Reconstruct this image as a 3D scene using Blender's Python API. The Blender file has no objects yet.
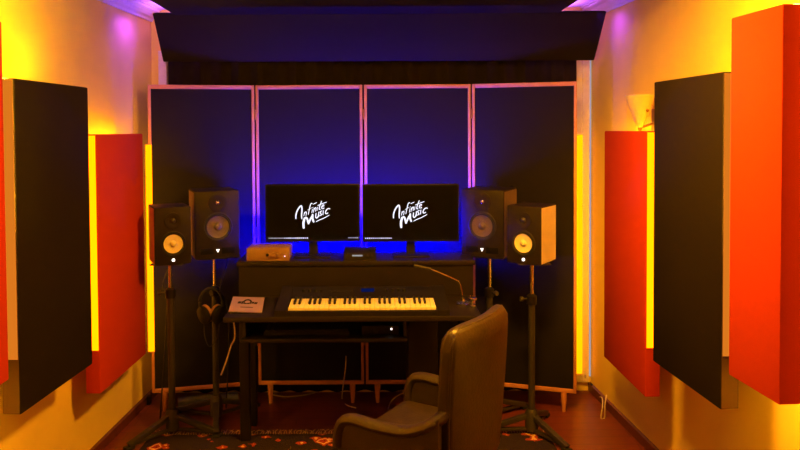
import bpy, bmesh, math, random
from mathutils import Vector, Matrix
random.seed(7)
C = bpy.context.scene.collection
PI = math.pi
S = bpy.context.scene

# ------------------------------------------------------------------ camera
F, PX, PY = 720.0, 375.0, 150.0          # focal length and principal point in pixels (800 x 450)
HC = 1.636
PITCH, ROLL = math.atan(20 / F), math.radians(-0.35)
cam = bpy.data.cameras.new('camera')
cam.sensor_width = 36; cam.lens = F / 800 * 36
cam.shift_x = (400 - PX) / 800; cam.shift_y = -(225 - PY) / 800
cam.clip_start = 0.05
camo = bpy.data.objects.new('camera', cam); C.objects.link(camo)
M_CAM = Matrix.Translation((0, 0, HC)) @ Matrix.Rotation(PI / 2 - PITCH, 4, 'X') @ Matrix.Rotation(ROLL, 4, 'Z')
camo.matrix_world = M_CAM
S.camera = camo

def at(px, py, d):
    """point of the room seen at pixel (px,py) whose distance along the room is d"""
    r = M_CAM.to_3x3() @ Vector(((px - PX) / F, -(py - PY) / F, -1))
    r *= d / r.y
    return Vector((r.x, d, HC + r.z))

# ------------------------------------------------------------------ materials
def node_mat(name):
    m = bpy.data.materials.new(name); m.use_nodes = True
    nt = m.node_tree
    return m, nt, nt.nodes['Principled BSDF']

def mat(name, col, rough=0.6, metal=0.0, spec=0.5, noise=0.12, nscale=30, bump=0.0, bscale=200, coat=0, trans=0):
    m, nt, b = node_mat(name)
    b.inputs['Roughness'].default_value = rough
    b.inputs['Metallic'].default_value = metal
    b.inputs['Specular IOR Level'].default_value = spec
    b.inputs['Coat Weight'].default_value = coat
    b.inputs['Transmission Weight'].default_value = trans
    tc = nt.nodes.new('ShaderNodeTexCoord')
    n = nt.nodes.new('ShaderNodeTexNoise'); n.inputs['Scale'].default_value = nscale; n.inputs['Detail'].default_value = 4
    nt.links.new(tc.outputs['Object'], n.inputs['Vector'])
    r = nt.nodes.new('ShaderNodeValToRGB')
    lo = [max(0, c * (1 - noise)) for c in col]; hi = [min(1, c * (1 + noise)) for c in col]
    r.color_ramp.elements[0].color = (*lo, 1); r.color_ramp.elements[1].color = (*hi, 1)
    r.color_ramp.elements[0].position = 0.3; r.color_ramp.elements[1].position = 0.7
    nt.links.new(n.outputs['Fac'], r.inputs['Fac'])
    nt.links.new(r.outputs['Color'], b.inputs['Base Color'])
    if bump:
        n2 = nt.nodes.new('ShaderNodeTexNoise'); n2.inputs['Scale'].default_value = bscale
        nt.links.new(tc.outputs['Object'], n2.inputs['Vector'])
        bp = nt.nodes.new('ShaderNodeBump'); bp.inputs['Strength'].default_value = bump; bp.inputs['Distance'].default_value = 0.004
        nt.links.new(n2.outputs['Fac'], bp.inputs['Height']); nt.links.new(bp.outputs['Normal'], b.inputs['Normal'])
    return m

def glow(name, col, strength):
    m = bpy.data.materials.new(name); m.use_nodes = True
    nt = m.node_tree; nt.nodes.clear()
    o = nt.nodes.new('ShaderNodeOutputMaterial'); e = nt.nodes.new('ShaderNodeEmission')
    e.inputs['Color'].default_value = (*col, 1); e.inputs['Strength'].default_value = strength
    nt.links.new(e.outputs[0], o.inputs[0])
    return m

def wood_floor():
    m, nt, b = node_mat('dark red wood floor')
    tc = nt.nodes.new('ShaderNodeTexCoord')
    mp = nt.nodes.new('ShaderNodeMapping'); mp.inputs['Rotation'].default_value = (0, 0, 0)
    br = nt.nodes.new('ShaderNodeTexBrick'); br.inputs['Scale'].default_value = 1.0
    br.inputs['Brick Width'].default_value = 0.9; br.inputs['Row Height'].default_value = 0.09
    br.inputs['Mortar Size'].default_value = 0.0015
    br.inputs['Color1'].default_value = (0.16, 0.030, 0.012, 1); br.inputs['Color2'].default_value = (0.20, 0.040, 0.016, 1)
    br.inputs['Mortar'].default_value = (0.03, 0.01, 0.008, 1)
    nt.links.new(tc.outputs['Object'], mp.inputs['Vector']); nt.links.new(mp.outputs[0], br.inputs['Vector'])
    w = nt.nodes.new('ShaderNodeTexNoise'); w.inputs['Scale'].default_value = 8
    m2 = nt.nodes.new('ShaderNodeMapping'); m2.inputs['Scale'].default_value = (1, 14, 1)
    nt.links.new(tc.outputs['Object'], m2.inputs['Vector']); nt.links.new(m2.outputs[0], w.inputs['Vector'])
    mx = nt.nodes.new('ShaderNodeMixRGB'); mx.blend_type = 'MULTIPLY'; mx.inputs[0].default_value = 0.5
    nt.links.new(br.outputs['Color'], mx.inputs[1]); nt.links.new(w.outputs['Fac'], mx.inputs[2])
    nt.links.new(mx.outputs[0], b.inputs['Base Color'])
    b.inputs['Roughness'].default_value = 0.38
    return m

def rug_mat():
    m, nt, b = node_mat('patterned rug')
    tc = nt.nodes.new('ShaderNodeTexCoord')
    v = nt.nodes.new('ShaderNodeTexVoronoi'); v.inputs['Scale'].default_value = 9; v.distance = 'MANHATTAN'
    nt.links.new(tc.outputs['Object'], v.inputs['Vector'])
    n = nt.nodes.new('ShaderNodeTexNoise'); n.inputs['Scale'].default_value = 14; n.inputs['Detail'].default_value = 5
    nt.links.new(tc.outputs['Object'], n.inputs['Vector'])
    ad = nt.nodes.new('ShaderNodeMath'); ad.operation = 'ADD'
    nt.links.new(v.outputs['Distance'], ad.inputs[0]); nt.links.new(n.outputs['Fac'], ad.inputs[1])
    r = nt.nodes.new('ShaderNodeValToRGB'); cr = r.color_ramp; cr.interpolation = 'CONSTANT'
    cr.elements[0].position = 0; cr.elements[0].color = (0.02, 0.012, 0.012, 1)
    cr.elements[1].position = 0.50; cr.elements[1].color = (0.35, 0.04, 0.03, 1)
    for p, c in ((0.72, (0.78, 0.48, 0.22, 1)), (0.84, (0.35, 0.05, 0.03, 1)), (1.0, (0.03, 0.02, 0.03, 1))):
        e = cr.elements.new(min(p, 1)); e.color = c
    nt.links.new(ad.outputs[0], r.inputs['Fac']); nt.links.new(r.outputs['Color'], b.inputs['Base Color'])
    b.inputs['Roughness'].default_value = 0.95; b.inputs['Specular IOR Level'].default_value = 0.1
    bp = nt.nodes.new('ShaderNodeBump'); bp.inputs['Strength'].default_value = 0.8; bp.inputs['Distance'].default_value = 0.01
    n3 = nt.nodes.new('ShaderNodeTexNoise'); n3.inputs['Scale'].default_value = 120
    nt.links.new(tc.outputs['Object'], n3.inputs['Vector'])
    nt.links.new(n3.outputs['Fac'], bp.inputs['Height']); nt.links.new(bp.outputs['Normal'], b.inputs['Normal'])
    return m

def glass_mat():
    m, nt, b = node_mat('frosted amber glass')
    b.inputs['Base Color'].default_value = (0.85, 0.72, 0.42, 1)
    b.inputs['Roughness'].default_value = 0.35
    b.inputs['Transmission Weight'].default_value = 0.08
    b.inputs['Subsurface Weight'].default_value = 0.0
    n = nt.nodes.new('ShaderNodeTexNoise'); n.inputs['Scale'].default_value = 9
    r = nt.nodes.new('ShaderNodeValToRGB')
    r.color_ramp.elements[0].color = (0.86, 0.72, 0.38, 1); r.color_ramp.elements[1].color = (0.92, 0.82, 0.55, 1)
    tc = nt.nodes.new('ShaderNodeTexCoord'); nt.links.new(tc.outputs['Object'], n.inputs['Vector'])
    nt.links.new(n.outputs['Fac'], r.inputs['Fac']); nt.links.new(r.outputs['Color'], b.inputs['Base Color'])
    return m

YEL = (1.0, 0.40, 0.012)
M = dict(
    wall=mat('cream plaster', (0.82, 0.64, 0.13), 0.8, noise=0.05, nscale=3, bump=0.15, bscale=60, spec=0.2),
    ceil=mat('white ceiling paint', (0.75, 0.72, 0.70), 0.8, noise=0.03, spec=0.2),
    trim=mat('white gloss trim', (0.75, 0.70, 0.62), 0.4, noise=0.04),
    skirting=mat('dark red skirting', (0.11, 0.03, 0.022), 0.4, noise=0.2),
    floor=wood_floor(), rug=rug_mat(), glass=glass_mat(),
    fringe=mat('cream rug fringe', (0.6, 0.45, 0.28), 0.9),
    red=mat('orange red fabric', (0.52, 0.046, 0.012), 0.9, noise=0.05, nscale=300, bump=0.25, bscale=500, spec=0.1),
    black=mat('black fabric', (0.014, 0.010, 0.007), 0.9, noise=0.1, nscale=300, bump=0.25, bscale=500, spec=0.1),
    brownblack=mat('dark brown fabric edge', (0.10, 0.062, 0.036), 0.9, noise=0.1, nscale=300, spec=0.1),
    screenblack=mat('black screen cloth', (0.013, 0.011, 0.012), 0.95, noise=0.08, nscale=200, bump=0.2, bscale=500, spec=0.08),
    curtain=mat('dark brown curtain cloth', (0.014, 0.009, 0.006), 0.95, spec=0.1),
    pine=mat('reddish pine frame', (0.50, 0.22, 0.12), 0.5, noise=0.12, nscale=12),
    deskb=mat('black laminate', (0.014, 0.010, 0.008), 0.45, spec=0.25, noise=0.15, nscale=10),
    plastic=mat('black plastic', (0.010, 0.008, 0.007), 0.5, noise=0.1, spec=0.2),
    cab=mat('black vinyl cabinet', (0.016, 0.011, 0.008), 0.55, spec=0.2, noise=0.1, bump=0.1, bscale=300),
    cabside=mat('brown cabinet side', (0.14, 0.09, 0.06), 0.42, noise=0.06),
    cabpale=mat('pale cabinet side', (0.74, 0.68, 0.55), 0.45, noise=0.04),
    rubber=mat('black rubber', (0.010, 0.010, 0.010), 0.7),
    conew=mat('off white cone', (0.80, 0.74, 0.62), 0.6, noise=0.04),
    conedark=mat('grey woven cone', (0.10, 0.075, 0.055), 0.45, noise=0.2, nscale=200),
    dome=mat('tweeter dome', (0.04, 0.035, 0.03), 0.35),
    chrome=mat('chrome tube', (0.62, 0.60, 0.58), 0.25, metal=1.0, noise=0.05),
    steel=mat('black powder coated steel', (0.030, 0.026, 0.020), 0.5, noise=0.1),
    leather=mat('dark brown leather', (0.032, 0.020, 0.010), 0.45, noise=0.2, nscale=25, bump=0.35, bscale=90),
    ivory=mat('ivory keys', (0.80, 0.74, 0.62), 0.35, noise=0.03),
    ebony=mat('black keys', (0.012, 0.011, 0.010), 0.35),
    alu=mat('brushed aluminium face', (0.26, 0.14, 0.09), 0.5, metal=0.1, noise=0.08),
    card=mat('pale printed card', (0.30, 0.20, 0.42), 0.7, noise=0.03),
    ink=mat('black ink', (0.005, 0.004, 0.004), 0.7, spec=0.1),
    brass=mat('aged brass', (0.30, 0.16, 0.06), 0.4, metal=0.8),
    tanpad=mat('tan leather ear pad', (0.36, 0.17, 0.07), 0.55),
    cable=mat('black cable', (0.014, 0.012, 0.011), 0.5),
    cablew=mat('white cable', (0.62, 0.55, 0.48), 0.5),
    bluegrey=mat('blue grey cloth', (0.16, 0.20, 0.30), 0.8, nscale=18, noise=0.25),
    led=glow('amber led', (1.0, 0.2, 0.0), 4.0),  # glow for led light falling on the red panels' near edges
    led_back=glow('amber led behind panel', YEL, 22.0),
    edge_glow=glow('painted amber edge light', (1.0, 0.26, 0.018), 0.72),  # black panel edges painted as lit from behind the next panel
    fill_top=glow('amber fill on panel top', (1.0, 0.50, 0.008), 85.0),
    fill_top_dim=glow('dim amber fill on panel top', (1.0, 0.42, 0.008), 34.0),
    fill_low=glow('amber fill under panel', YEL, 160.0),
    led_wash_bright=glow('brighter amber led behind panel', (1.0, 0.52, 0.012), 900.0),
    led_wash=glow('strong amber led behind panel', (1.0, 0.52, 0.012), 370.0),
    screen_glow=glow('amber glow by screen', (1.0, 0.2, 0.0), 3.6),  # painted light for the frame and casing that nearby leds light up
    blue=glow('blue led', (0.0, 0.0, 1.0), 85.0),
    blue_shelf=glow('strong blue led', (0.0, 0.0, 1.0), 3200.0),
    purple=glow('violet led', (0.36, 0.07, 1.0), 2.0),
    white=glow('white lit pixels', (0.85, 0.85, 1.0), 1.3),
    dim=glow('dim lit pixels', (0.8, 0.75, 0.8), 0.45),
    whiteled=glow('white indicator', (1.0, 0.9, 0.85), 3.0),
    pinkled=glow('pink indicator', (1.0, 0.55, 0.7), 2.5),
    bluelcd=glow('blue display', (0.004, 0.012, 0.12), 0.6),
    screen=mat('switched on dark screen', (0.003, 0.0025, 0.003), 0.55, noise=0.02, spec=0.05),
    casing_glow=glow('pale blue casing glow', (0.36, 0.36, 0.46), 1.0),
)

# ------------------------------------------------------------------ mesh helpers
def new(): return bmesh.new()

def box(bm, x0, x1, y0, y1, z0, z1, mtx=None, bev=0.0, seg=2):
    vs = [Vector((x, y, z)) for z in (z0, z1) for y in (y0, y1) for x in (x0, x1)]
    v = [bm.verts.new(mtx @ p if mtx else p) for p in vs]
    fs = [bm.faces.new([v[i] for i in q]) for q in ((0, 2, 3, 1), (4, 5, 7, 6), (0, 1, 5, 4), (1, 3, 7, 5), (3, 2, 6, 7), (2, 0, 4, 6))]
    if bev:
        es = list({e for f in fs for e in f.edges})
        bmesh.ops.bevel(bm, geom=es, offset=bev, segments=seg, profile=0.5, affect='EDGES')
    return bm

def hexa(bm, pts, bev=0.0):
    """8 points: bottom ring 4 then top ring 4 (same order)"""
    v = [bm.verts.new(p) for p in pts]
    fs = [bm.faces.new([v[i] for i in q]) for q in ((3, 2, 1, 0), (4, 5, 6, 7), (0, 1, 5, 4), (1, 2, 6, 5), (2, 3, 7, 6), (3, 0, 4, 7))]
    bmesh.ops.recalc_face_normals(bm, faces=fs)
    if bev:
        es = list({e for f in fs for e in f.edges})
        bmesh.ops.bevel(bm, geom=es, offset=bev, segments=2, profile=0.5, affect='EDGES')
    return bm

def lathe(bm, prof, n=28, mtx=None, a0=0.0, a1=2 * PI):
    """profile [(r, z)] turned about z"""
    full = abs(a1 - a0 - 2 * PI) < 1e-6
    k = n if full else n + 1
    rings = []
    for r, z in prof:
        if r < 1e-6:
            p = Vector((0, 0, z)); rings.append([bm.verts.new(mtx @ p if mtx else p)])
        else:
            ring = []
            for i in range(k):
                a = a0 + (a1 - a0) * i / n
                p = Vector((r * math.cos(a), r * math.sin(a), z)); ring.append(bm.verts.new(mtx @ p if mtx else p))
            rings.append(ring)
    for A, B in zip(rings, rings[1:]):
        for i in range(n if full else n):
            j = (i + 1) % k if full else i + 1
            if len(A) == 1 and len(B) == 1: continue
            if len(A) == 1: bm.faces.new((A[0], B[i], B[j]))
            elif len(B) == 1: bm.faces.new((A[i], A[j], B[0]))
            else: bm.faces.new((A[i], A[j], B[j], B[i]))
    return bm

def cyl(bm, p, q, r, r2=None, n=16, ends=True):
    p, q = Vector(p), Vector(q); r2 = r if r2 is None else r2
    d = q - p; m = Matrix.Translation(p) @ d.to_track_quat('Z', 'Y').to_matrix().to_4x4()
    prof = [(r, 0), (r2, d.length)]
    if ends: prof = [(0, 0)] + prof + [(0, d.length)]
    return lathe(bm, prof, n, m)

def smooth_path(pts, n=8):
    pts = [Vector(p) for p in pts]
    if len(pts) < 3: return pts
    out = []
    P = [pts[0]] + pts + [pts[-1]]
    for i in range(1, len(P) - 2):
        a, b, c, d = P[i - 1], P[i], P[i + 1], P[i + 2]
        for k in range(n):
            t = k / n
            out.append(0.5 * ((2 * b) + (c - a) * t + (2 * a - 5 * b + 4 * c - d) * t * t + (3 * b - a - 3 * c + d) * t ** 3))
    out.append(pts[-1])
    return out

def tube(bm, pts, r, n=8, smooth=6, flat=1.0, axis=None):
    P = smooth_path(pts, smooth) if smooth else [Vector(p) for p in pts]
    rings = []; up = Vector(axis) if axis else Vector((0.13, 0.31, 0.94))
    for i, p in enumerate(P):
        t = (P[min(i + 1, len(P) - 1)] - P[max(i - 1, 0)])
        if t.length < 1e-9: t = Vector((0, 0, 1))
        t.normalize()
        s = t.cross(up)
        if s.length < 1e-4: s = t.cross(Vector((1, 0, 0)))
        s.normalize(); u = s.cross(t).normalized()
        rings.append([bm.verts.new(p + r * (math.cos(2 * PI * k / n) * s * flat + math.sin(2 * PI * k / n) * u)) for k in range(n)])
    for A, B in zip(rings, rings[1:]):
        for k in range(n):
            bm.faces.new((A[k], A[(k + 1) % n], B[(k + 1) % n], B[k]))
    bm.faces.new(rings[0][::-1]); bm.faces.new(rings[-1])
    return bm

def prism(bm, poly, lo, hi, f):
    """extrude polygon [(a,b)] from lo to hi; f(a,b,h)->point"""
    A = [bm.verts.new(f(a, b, lo)) for a, b in poly]; B = [bm.verts.new(f(a, b, hi)) for a, b in poly]
    n = len(poly)
    fs = [bm.faces.new(A), bm.faces.new(B[::-1])]
    for i in range(n): fs.append(bm.faces.new((A[i], B[i], B[(i + 1) % n], A[(i + 1) % n])))
    bmesh.ops.recalc_face_normals(bm, faces=fs)
    return bm

def obj(name, bm, m, parent=None, label=None, smooth=True, subsurf=0):
    me = bpy.data.meshes.new(name)
    bmesh.ops.recalc_face_normals(bm, faces=bm.faces[:])
    bm.to_mesh(me); bm.free()
    me.materials.append(M[m] if isinstance(m, str) else m)
    if smooth:
        for p in me.polygons: p.use_smooth = True
        try: me.set_sharp_from_angle(angle=math.radians(38))
        except Exception: pass
    o = bpy.data.objects.new(name, me); C.objects.link(o)
    if subsurf:
        md = o.modifiers.new('subdivision', 'SUBSURF'); md.levels = subsurf; md.render_levels = subsurf
    if parent: o.parent = parent
    if label: o['label'] = label
    return o

def thing(name, label, cat, loc=(0, 0, 0), rotz=0.0, group=None):
    o = bpy.data.objects.new(name, None); C.objects.link(o)
    o.empty_display_size = 0.05
    o.location = loc; o.rotation_euler = (0, 0, rotz)
    o['label'] = label; o['category'] = cat
    if group: o['group'] = group
    return o

def tag(o, label, cat, group=None):
    o['label'] = label; o['category'] = cat
    if group: o['group'] = group
    return o

def struct(name, bm, m, label=None, parent=None):
    o = obj(name, bm, m, parent, smooth=False)
    if not parent:
        o['kind'] = 'structure'
        if label: o['label'] = label
    return o

def dup(root, loc=None, rotz=None, label=None):
    r = root.copy(); C.objects.link(r)
    if loc is not None: r.location = loc
    if rotz is not None: r.rotation_euler = (0, 0, rotz)
    if label: r['label'] = label
    for ch in list(root.children):
        c = ch.copy(); C.objects.link(c); c.parent = r
        for g in list(ch.children):
            d = g.copy(); C.objects.link(d); d.parent = c
    return r

# ------------------------------------------------------------------ room shell
CEIL = 2.385; Y0, Y1 = -1.0, 4.46
def xl(d): return -1.419 + 0.0575 * (d - 3.716)
def xr(d): return 1.380 - 0.0554 * (d - 3.681)

bm = new(); box(bm, -1.85, 1.85, Y0 - .1, Y1 + .1, -0.08, 0); struct('floor', bm, 'floor', 'dark red wooden floor')
bm = new(); box(bm, -1.85, 1.85, Y0 - .1, Y1 + .1, CEIL, CEIL + 0.08); struct('ceiling', bm, 'ceil', 'white ceiling')
bm = new(); hexa(bm, [(xl(Y0), Y0, 0), (xl(Y1), Y1, 0), (xl(Y1) - .1, Y1, 0), (xl(Y0) - .1, Y0, 0),
                      (xl(Y0), Y0, CEIL), (xl(Y1), Y1, CEIL), (xl(Y1) - .1, Y1, CEIL), (xl(Y0) - .1, Y0, CEIL)])
struct('wall_left', bm, 'wall', 'cream left wall')
bm = new(); hexa(bm, [(xr(Y0), Y0, 0), (xr(Y1), Y1, 0), (xr(Y1) + .1, Y1, 0), (xr(Y0) + .1, Y0, 0),
                      (xr(Y0), Y0, CEIL), (xr(Y1), Y1, CEIL), (xr(Y1) + .1, Y1, CEIL), (xr(Y0) + .1, Y0, CEIL)])
struct('wall_right', bm, 'wall', 'cream right wall')
bm = new(); box(bm, -1.75, 1.75, Y1, Y1 + .1, 0, CEIL); struct('wall_back', bm, 'wall', 'back wall behind the folding screen')
bm = new(); box(bm, -1.75, 1.75, Y0 - .1, Y0, 0, CEIL); struct('wall_front', bm, 'wall', 'wall behind the viewer')
for side, fx, sg in (('left', xl, 1), ('right', xr, -1)):
    bm = new(); t = 0.014 * sg
    hexa(bm, [(fx(Y0), Y0, 0), (fx(Y1), Y1, 0), (fx(Y1) + t, Y1, 0), (fx(Y0) + t, Y0, 0),
              (fx(Y0), Y0, .055), (fx(Y1), Y1, .055), (fx(Y1) + t, Y1, .05), (fx(Y0) + t, Y0, .05)])
    struct('baseboard_' + side, bm, 'skirting', 'low dark red skirting along the %s wall' % side)
# crown mouldings, stepped profile
prof = [(0, -.075), (.010, -.075), (.014, -.062), (.026, -.050), (.034, -.030), (.052, -.018), (.056, -.008), (.066, -.006), (.066, 0), (0, 0)]
for k, (fx, sg) in enumerate(((xl, 1), (xr, -1))):
    bm = new()
    A = [bm.verts.new((fx(Y0) + sg * a, Y0, CEIL + b)) for a, b in prof]
    B = [bm.verts.new((fx(Y1) + sg * a, Y1, CEIL + b)) for a, b in prof]
    n = len(prof); bm.faces.new(A); bm.faces.new(B[::-1])
    for i in range(n): bm.faces.new((A[i], B[i], B[(i + 1) % n], A[(i + 1) % n]))
    struct('trim_%d' % (k + 1), bm, 'trim', 'moulded cornice along the top of the %s wall' % ('left', 'right')[k])

# window in the back wall: casing, and a glow for its lit edge
WL, WR = at(160, 100, Y1).x, at(594.5, 100, Y1).x
bm = new()
ZT = 2.06
box(bm, WL, WL + .052, Y1 - .03, Y1, 0.06, ZT, bev=.004)
box(bm, WR - .085, WR - .038, Y1 - .03, Y1, 0.06, ZT, bev=.004)
box(bm, WR - .128, WR - .0855, Y1 - .03, Y1, 0.06, ZT, bev=.003)
box(bm, WR - .012, WR, Y1 - .02, Y1, 0.06, ZT, bev=.003)
box(bm, WL, WR, Y1 - .03, Y1, ZT, ZT + .07, bev=.004)
w = struct('window_1', bm, 'trim', 'window with pale casing behind the screen')
bm = new(); box(bm, WR - .038, WR - .012, Y1 - .006, Y1, 0.09, ZT); o = obj('casing_glow', bm, 'casing_glow', w, smooth=False)  # glowing sliver stands in for blue light on the casing edge

# curtain over the window, with folds
bm = new(); x0, x1 = at(168.5, 75, 4.40).x, at(576, 75, 4.40).x
n = 150; rows = []
for j in range(2):
    z = (0.03, 2.12)[j]
    fr = [bm.verts.new((x0 + (x1 - x0) * i / n, 4.392 + .016 * math.sin(i * .9) + .006 * math.sin(i * .37), z)) for i in range(n + 1)]
    bk = [bm.verts.new((x0 + (x1 - x0) * i / n, 4.402 + .016 * math.sin(i * .9) + .006 * math.sin(i * .37), z)) for i in range(n + 1)]
    rows.append((fr, bk))
for i in range(n):
    bm.faces.new((rows[0][0][i], rows[0][0][i + 1], rows[1][0][i + 1], rows[1][0][i]))
    bm.faces.new((rows[0][1][i + 1], rows[0][1][i], rows[1][1][i], rows[1][1][i + 1]))
    for j in range(2):
        bm.faces.new((rows[j][0][i], rows[j][1][i], rows[j][1][i + 1], rows[j][0][i + 1]))
for i in (0, n): bm.faces.new((rows[0][0][i], rows[1][0][i], rows[1][1][i], rows[0][1][i]))
t = thing('curtain', 'dark brown full width curtain hanging behind the folding screen', 'curtain', (0, 4.4, 2.12))
o = obj('drape', bm, 'curtain', t); o.location = (0, -4.4, -2.12)
bm = new(); cyl(bm, (x0 - .01, -.004, .012), (x1 + .01, -.004, .012), .012); obj('curtain_rod', bm, 'steel', t)
for x in (x0 + .05, x1 - .05):
    bm = new(); box(bm, x - .012, x + .012, -.004, Y1 - 4.4, .0, .024); obj('rod_bracket', bm, 'steel', t)

# ------------------------------------------------------------------ acoustic wall panels
def panel(name, sg, far, near, m, label, group, thick=.07, side_glow=None, back_led=None, sidemat=None, led='led', top_fill=None):
    """far / near: (px, py_top, py_bottom, d) of the two vertical edges of the big face"""
    a0, a1 = at(far[0], far[1], far[3]), at(far[0] + far[4], far[2], far[3])
    b0, b1 = at(near[0], near[1], near[3]), at(near[0] + near[4], near[2], near[3])
    fx, nx = (a0.x + a1.x) / 2, (b0.x + b1.x) / 2
    zt, zb = (a0.z + b0.z) / 2, (a1.z + b1.z) / 2
    fd, nd = far[3], near[3]
    t = thing(name, label, 'acoustic panel', (nx, nd, zb), 0, group)
    H = zt - zb; dx, dy = fx - nx, fd - nd
    th = sg * thick
    L = math.hypot(dx, dy); ang = math.atan2(dx, dy)      # local frame: v along the face (near->far), u outward (to wall)
    rot = Matrix.Rotation(-ang, 4, 'Z')
    body = new()
    u0, u1 = sorted((0, th))
    box(body, u0, u1, 0, L, 0, H, rot, bev=.006, seg=2)
    obj('fabric_core', body, m, t)
    # stand-off rails to the wall
    fwall = xr if sg > 0 else xl
    for zc in (.12, H - .2):
        r = new(); gap = []
        pts = []
        for z in (zc, zc + .04):
            for (u, v) in ((th * .9, L * .25), (th * .9, L * .75)):
                p = rot @ Vector((u, v, 0)); pts.append((p, z))
        ring = []
        for z in (zc, zc + .04):
            p, q = rot @ Vector((th * .95, L * .3, 0)), rot @ Vector((th * .95, L * .7, 0))
            wp, wq = fwall(nd + p.y) - nx, fwall(nd + q.y) - nx
            ring += [Vector((p.x, p.y, z)), Vector((q.x, q.y, z)), Vector((wq, q.y, z)), Vector((wp, p.y, z))]
        hexa(r, ring); obj('mounting_rail', r, 'pine', t)
    if sidemat:
        r = new(); box(r, u0 + .004, u1 - .004, -.0015, .004, .004, H - .004, rot); obj('side_edge', r, sidemat, t)
    if side_glow:  # glowing strip stands in for led light falling on this edge
        z0, z1 = side_glow
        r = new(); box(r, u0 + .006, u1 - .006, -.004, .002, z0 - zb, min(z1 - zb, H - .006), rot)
        obj('glow_strip', r, led, t, label='amber glow for light falling on the panel edge')
    if top_fill:  # added strip, brightens the wall above the panel
        if top_fill == 'fill_top_dim': ua, ub = sorted((sg * (thick - .002), sg * (thick + .004))); za, zb_ = H - .035, H - .015
        else: ua, ub = sorted((sg * (thick - .022), sg * (thick - .004))); za, zb_ = H - .002, H + .003
        r = new(); box(r, ua, ub, .02, L - .02, za, zb_, rot)
        obj('glow_strip', r, top_fill, t, label='amber fill light added along the top of the panel')
    if back_led == 'led_back':
        r = new(); box(r, u0 + .012 if sg > 0 else u0 + .004, u1 - .004 if sg > 0 else u1 - .012, L - .002, L + .004, .03, H - .01, rot)
        obj('glow_strip', r, back_led, t, label='amber light strip on the hidden far edge')
    elif back_led:
        o = sg * (thick + .004); ua, ub = sorted((sg * (thick - .002), o))
        r = new(); box(r, ua, ub, L - .022, L - .004, H * .40, H - .004, rot)
        obj('glow_strip', r, back_led, t, label='amber light strip on the back of the panel')
        if True:
            ua, ub = sorted((sg * (thick - .022), sg * (thick - .004)))
            r = new(); box(r, ua, ub, .02, L - .02, -.004, .001, rot)
            obj('glow_strip', r, 'fill_low', t, label='amber fill light added under the panel')  # added to brighten the wall below the panel
        ua, ub = sorted((sg * (thick - .022), sg * (thick - .004)))
        r = new(); box(r, ua, ub, .02, L - .02, H - .002, H + .003, rot)
        obj('glow_strip', r, back_led, t, label='amber light strip on the top of the panel')
    return t, zb, zt

GP = 'acoustic panels on the side walls'
panel('acoustic_panel', 1, (604, 131, 357, 3.83, 0), (646, 131, 397, 3.243, -1), 'red', 'shortest looking orange red panel on the right wall, under the glass sconce', GP, side_glow=(.64, 1.636), back_led='led_back', top_fill='fill_top_dim')
panel('acoustic_panel', 1, (653.5, 81.5, 360, 3.103, -.5), (722.5, 72.5, 411, 2.553, -2), 'black', 'black fabric panel on the right wall between two orange red ones', GP, sidemat='brownblack', side_glow=(.82, 9), led='edge_glow')
panel('acoustic_panel', 1, (731.5, 19, 375, 2.424, -4), (783, 2.5, 405, 2.149, -4), 'red', 'narrow bright orange panel nearest the viewer on the right wall', GP, back_led='led_wash')
panel('acoustic_panel', -1, (143, 133.5, 353, 3.92, 3), (95.5, 134.5, 395, 3.318, 6), 'red', 'orange red panel on the left wall beside the folding screen', GP, side_glow=(.62, 1.63), back_led='led_back', top_fill='fill_top_dim')
panel('acoustic_panel', -1, (89, 87.5, 364, 3.13, 3), (14, 78, 415, 2.562, 7), 'black', 'black fabric panel on the left wall between two red ones', GP, sidemat='brownblack', side_glow=(.82, 9), led='edge_glow', top_fill='fill_top')
panel('acoustic_panel', -1, (4.5, 23, 381, 2.416, 2.5), (-44, 6, 410, 2.14, 2), 'red', 'orange panel cut by the left edge of the view', GP, back_led='led_wash_bright')

# ------------------------------------------------------------------ ceiling cloud and corner trap
zc0 = 2.285
clx0, clx1 = at(175, 12, 4.05).x, at(559, 12, 4.05).x
t = thing('ceiling_panel', 'dark brown flat acoustic panel hung under the ceiling', 'acoustic panel', (0, 3.4, zc0))
bm = new(); box(bm, clx0, clx1, -.45, .65, 0, .05, bev=.006); obj('fabric_core', bm, 'black', t)
for sx in (clx0 + .12, clx1 - .12):
    for y in (-.3, .45):
        bm = new(); cyl(bm, (sx, y, .05), (sx, y, CEIL - zc0), .006); obj('hanger_rod', bm, 'steel', t)
for sx, e, lab in ((clx0, -1, 'left'), (clx1, 1, 'right')):
    bm = new(); xa, xb = sorted((sx, sx + e * .006)); box(bm, xa, xb, .42, .655, .022, .046)
    obj('glow_strip', bm, 'purple', t, label='violet light strip on the %s edge' % lab)

tt0, tt1 = at(152, 13, 4.10), at(607, 11, 4.07)
tb0, tb1 = at(163, 62, 4.30), at(594.5, 60.5, 4.27)
t = thing('bass_trap', 'long black tilted panel hanging above the folding screen', 'acoustic panel', (0, 4.2, 2.0))
org = Vector((0, 4.2, 2.0)); nrm = Vector((0, .055, .012))
bm = new(); hexa(bm, [p - org for p in (tb0, tb1, tb1 + nrm, tb0 + nrm, tt0, tt1, tt1 + nrm, tt0 + nrm)], bev=.008)
obj('fabric_core', bm, 'black', t)
for x in (-.8, .8):
    bm = new(); cyl(bm, (x, -.06, .28), (x, -.06, CEIL - 2.0), .006); obj('hanger_rod', bm, 'steel', t)

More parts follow.
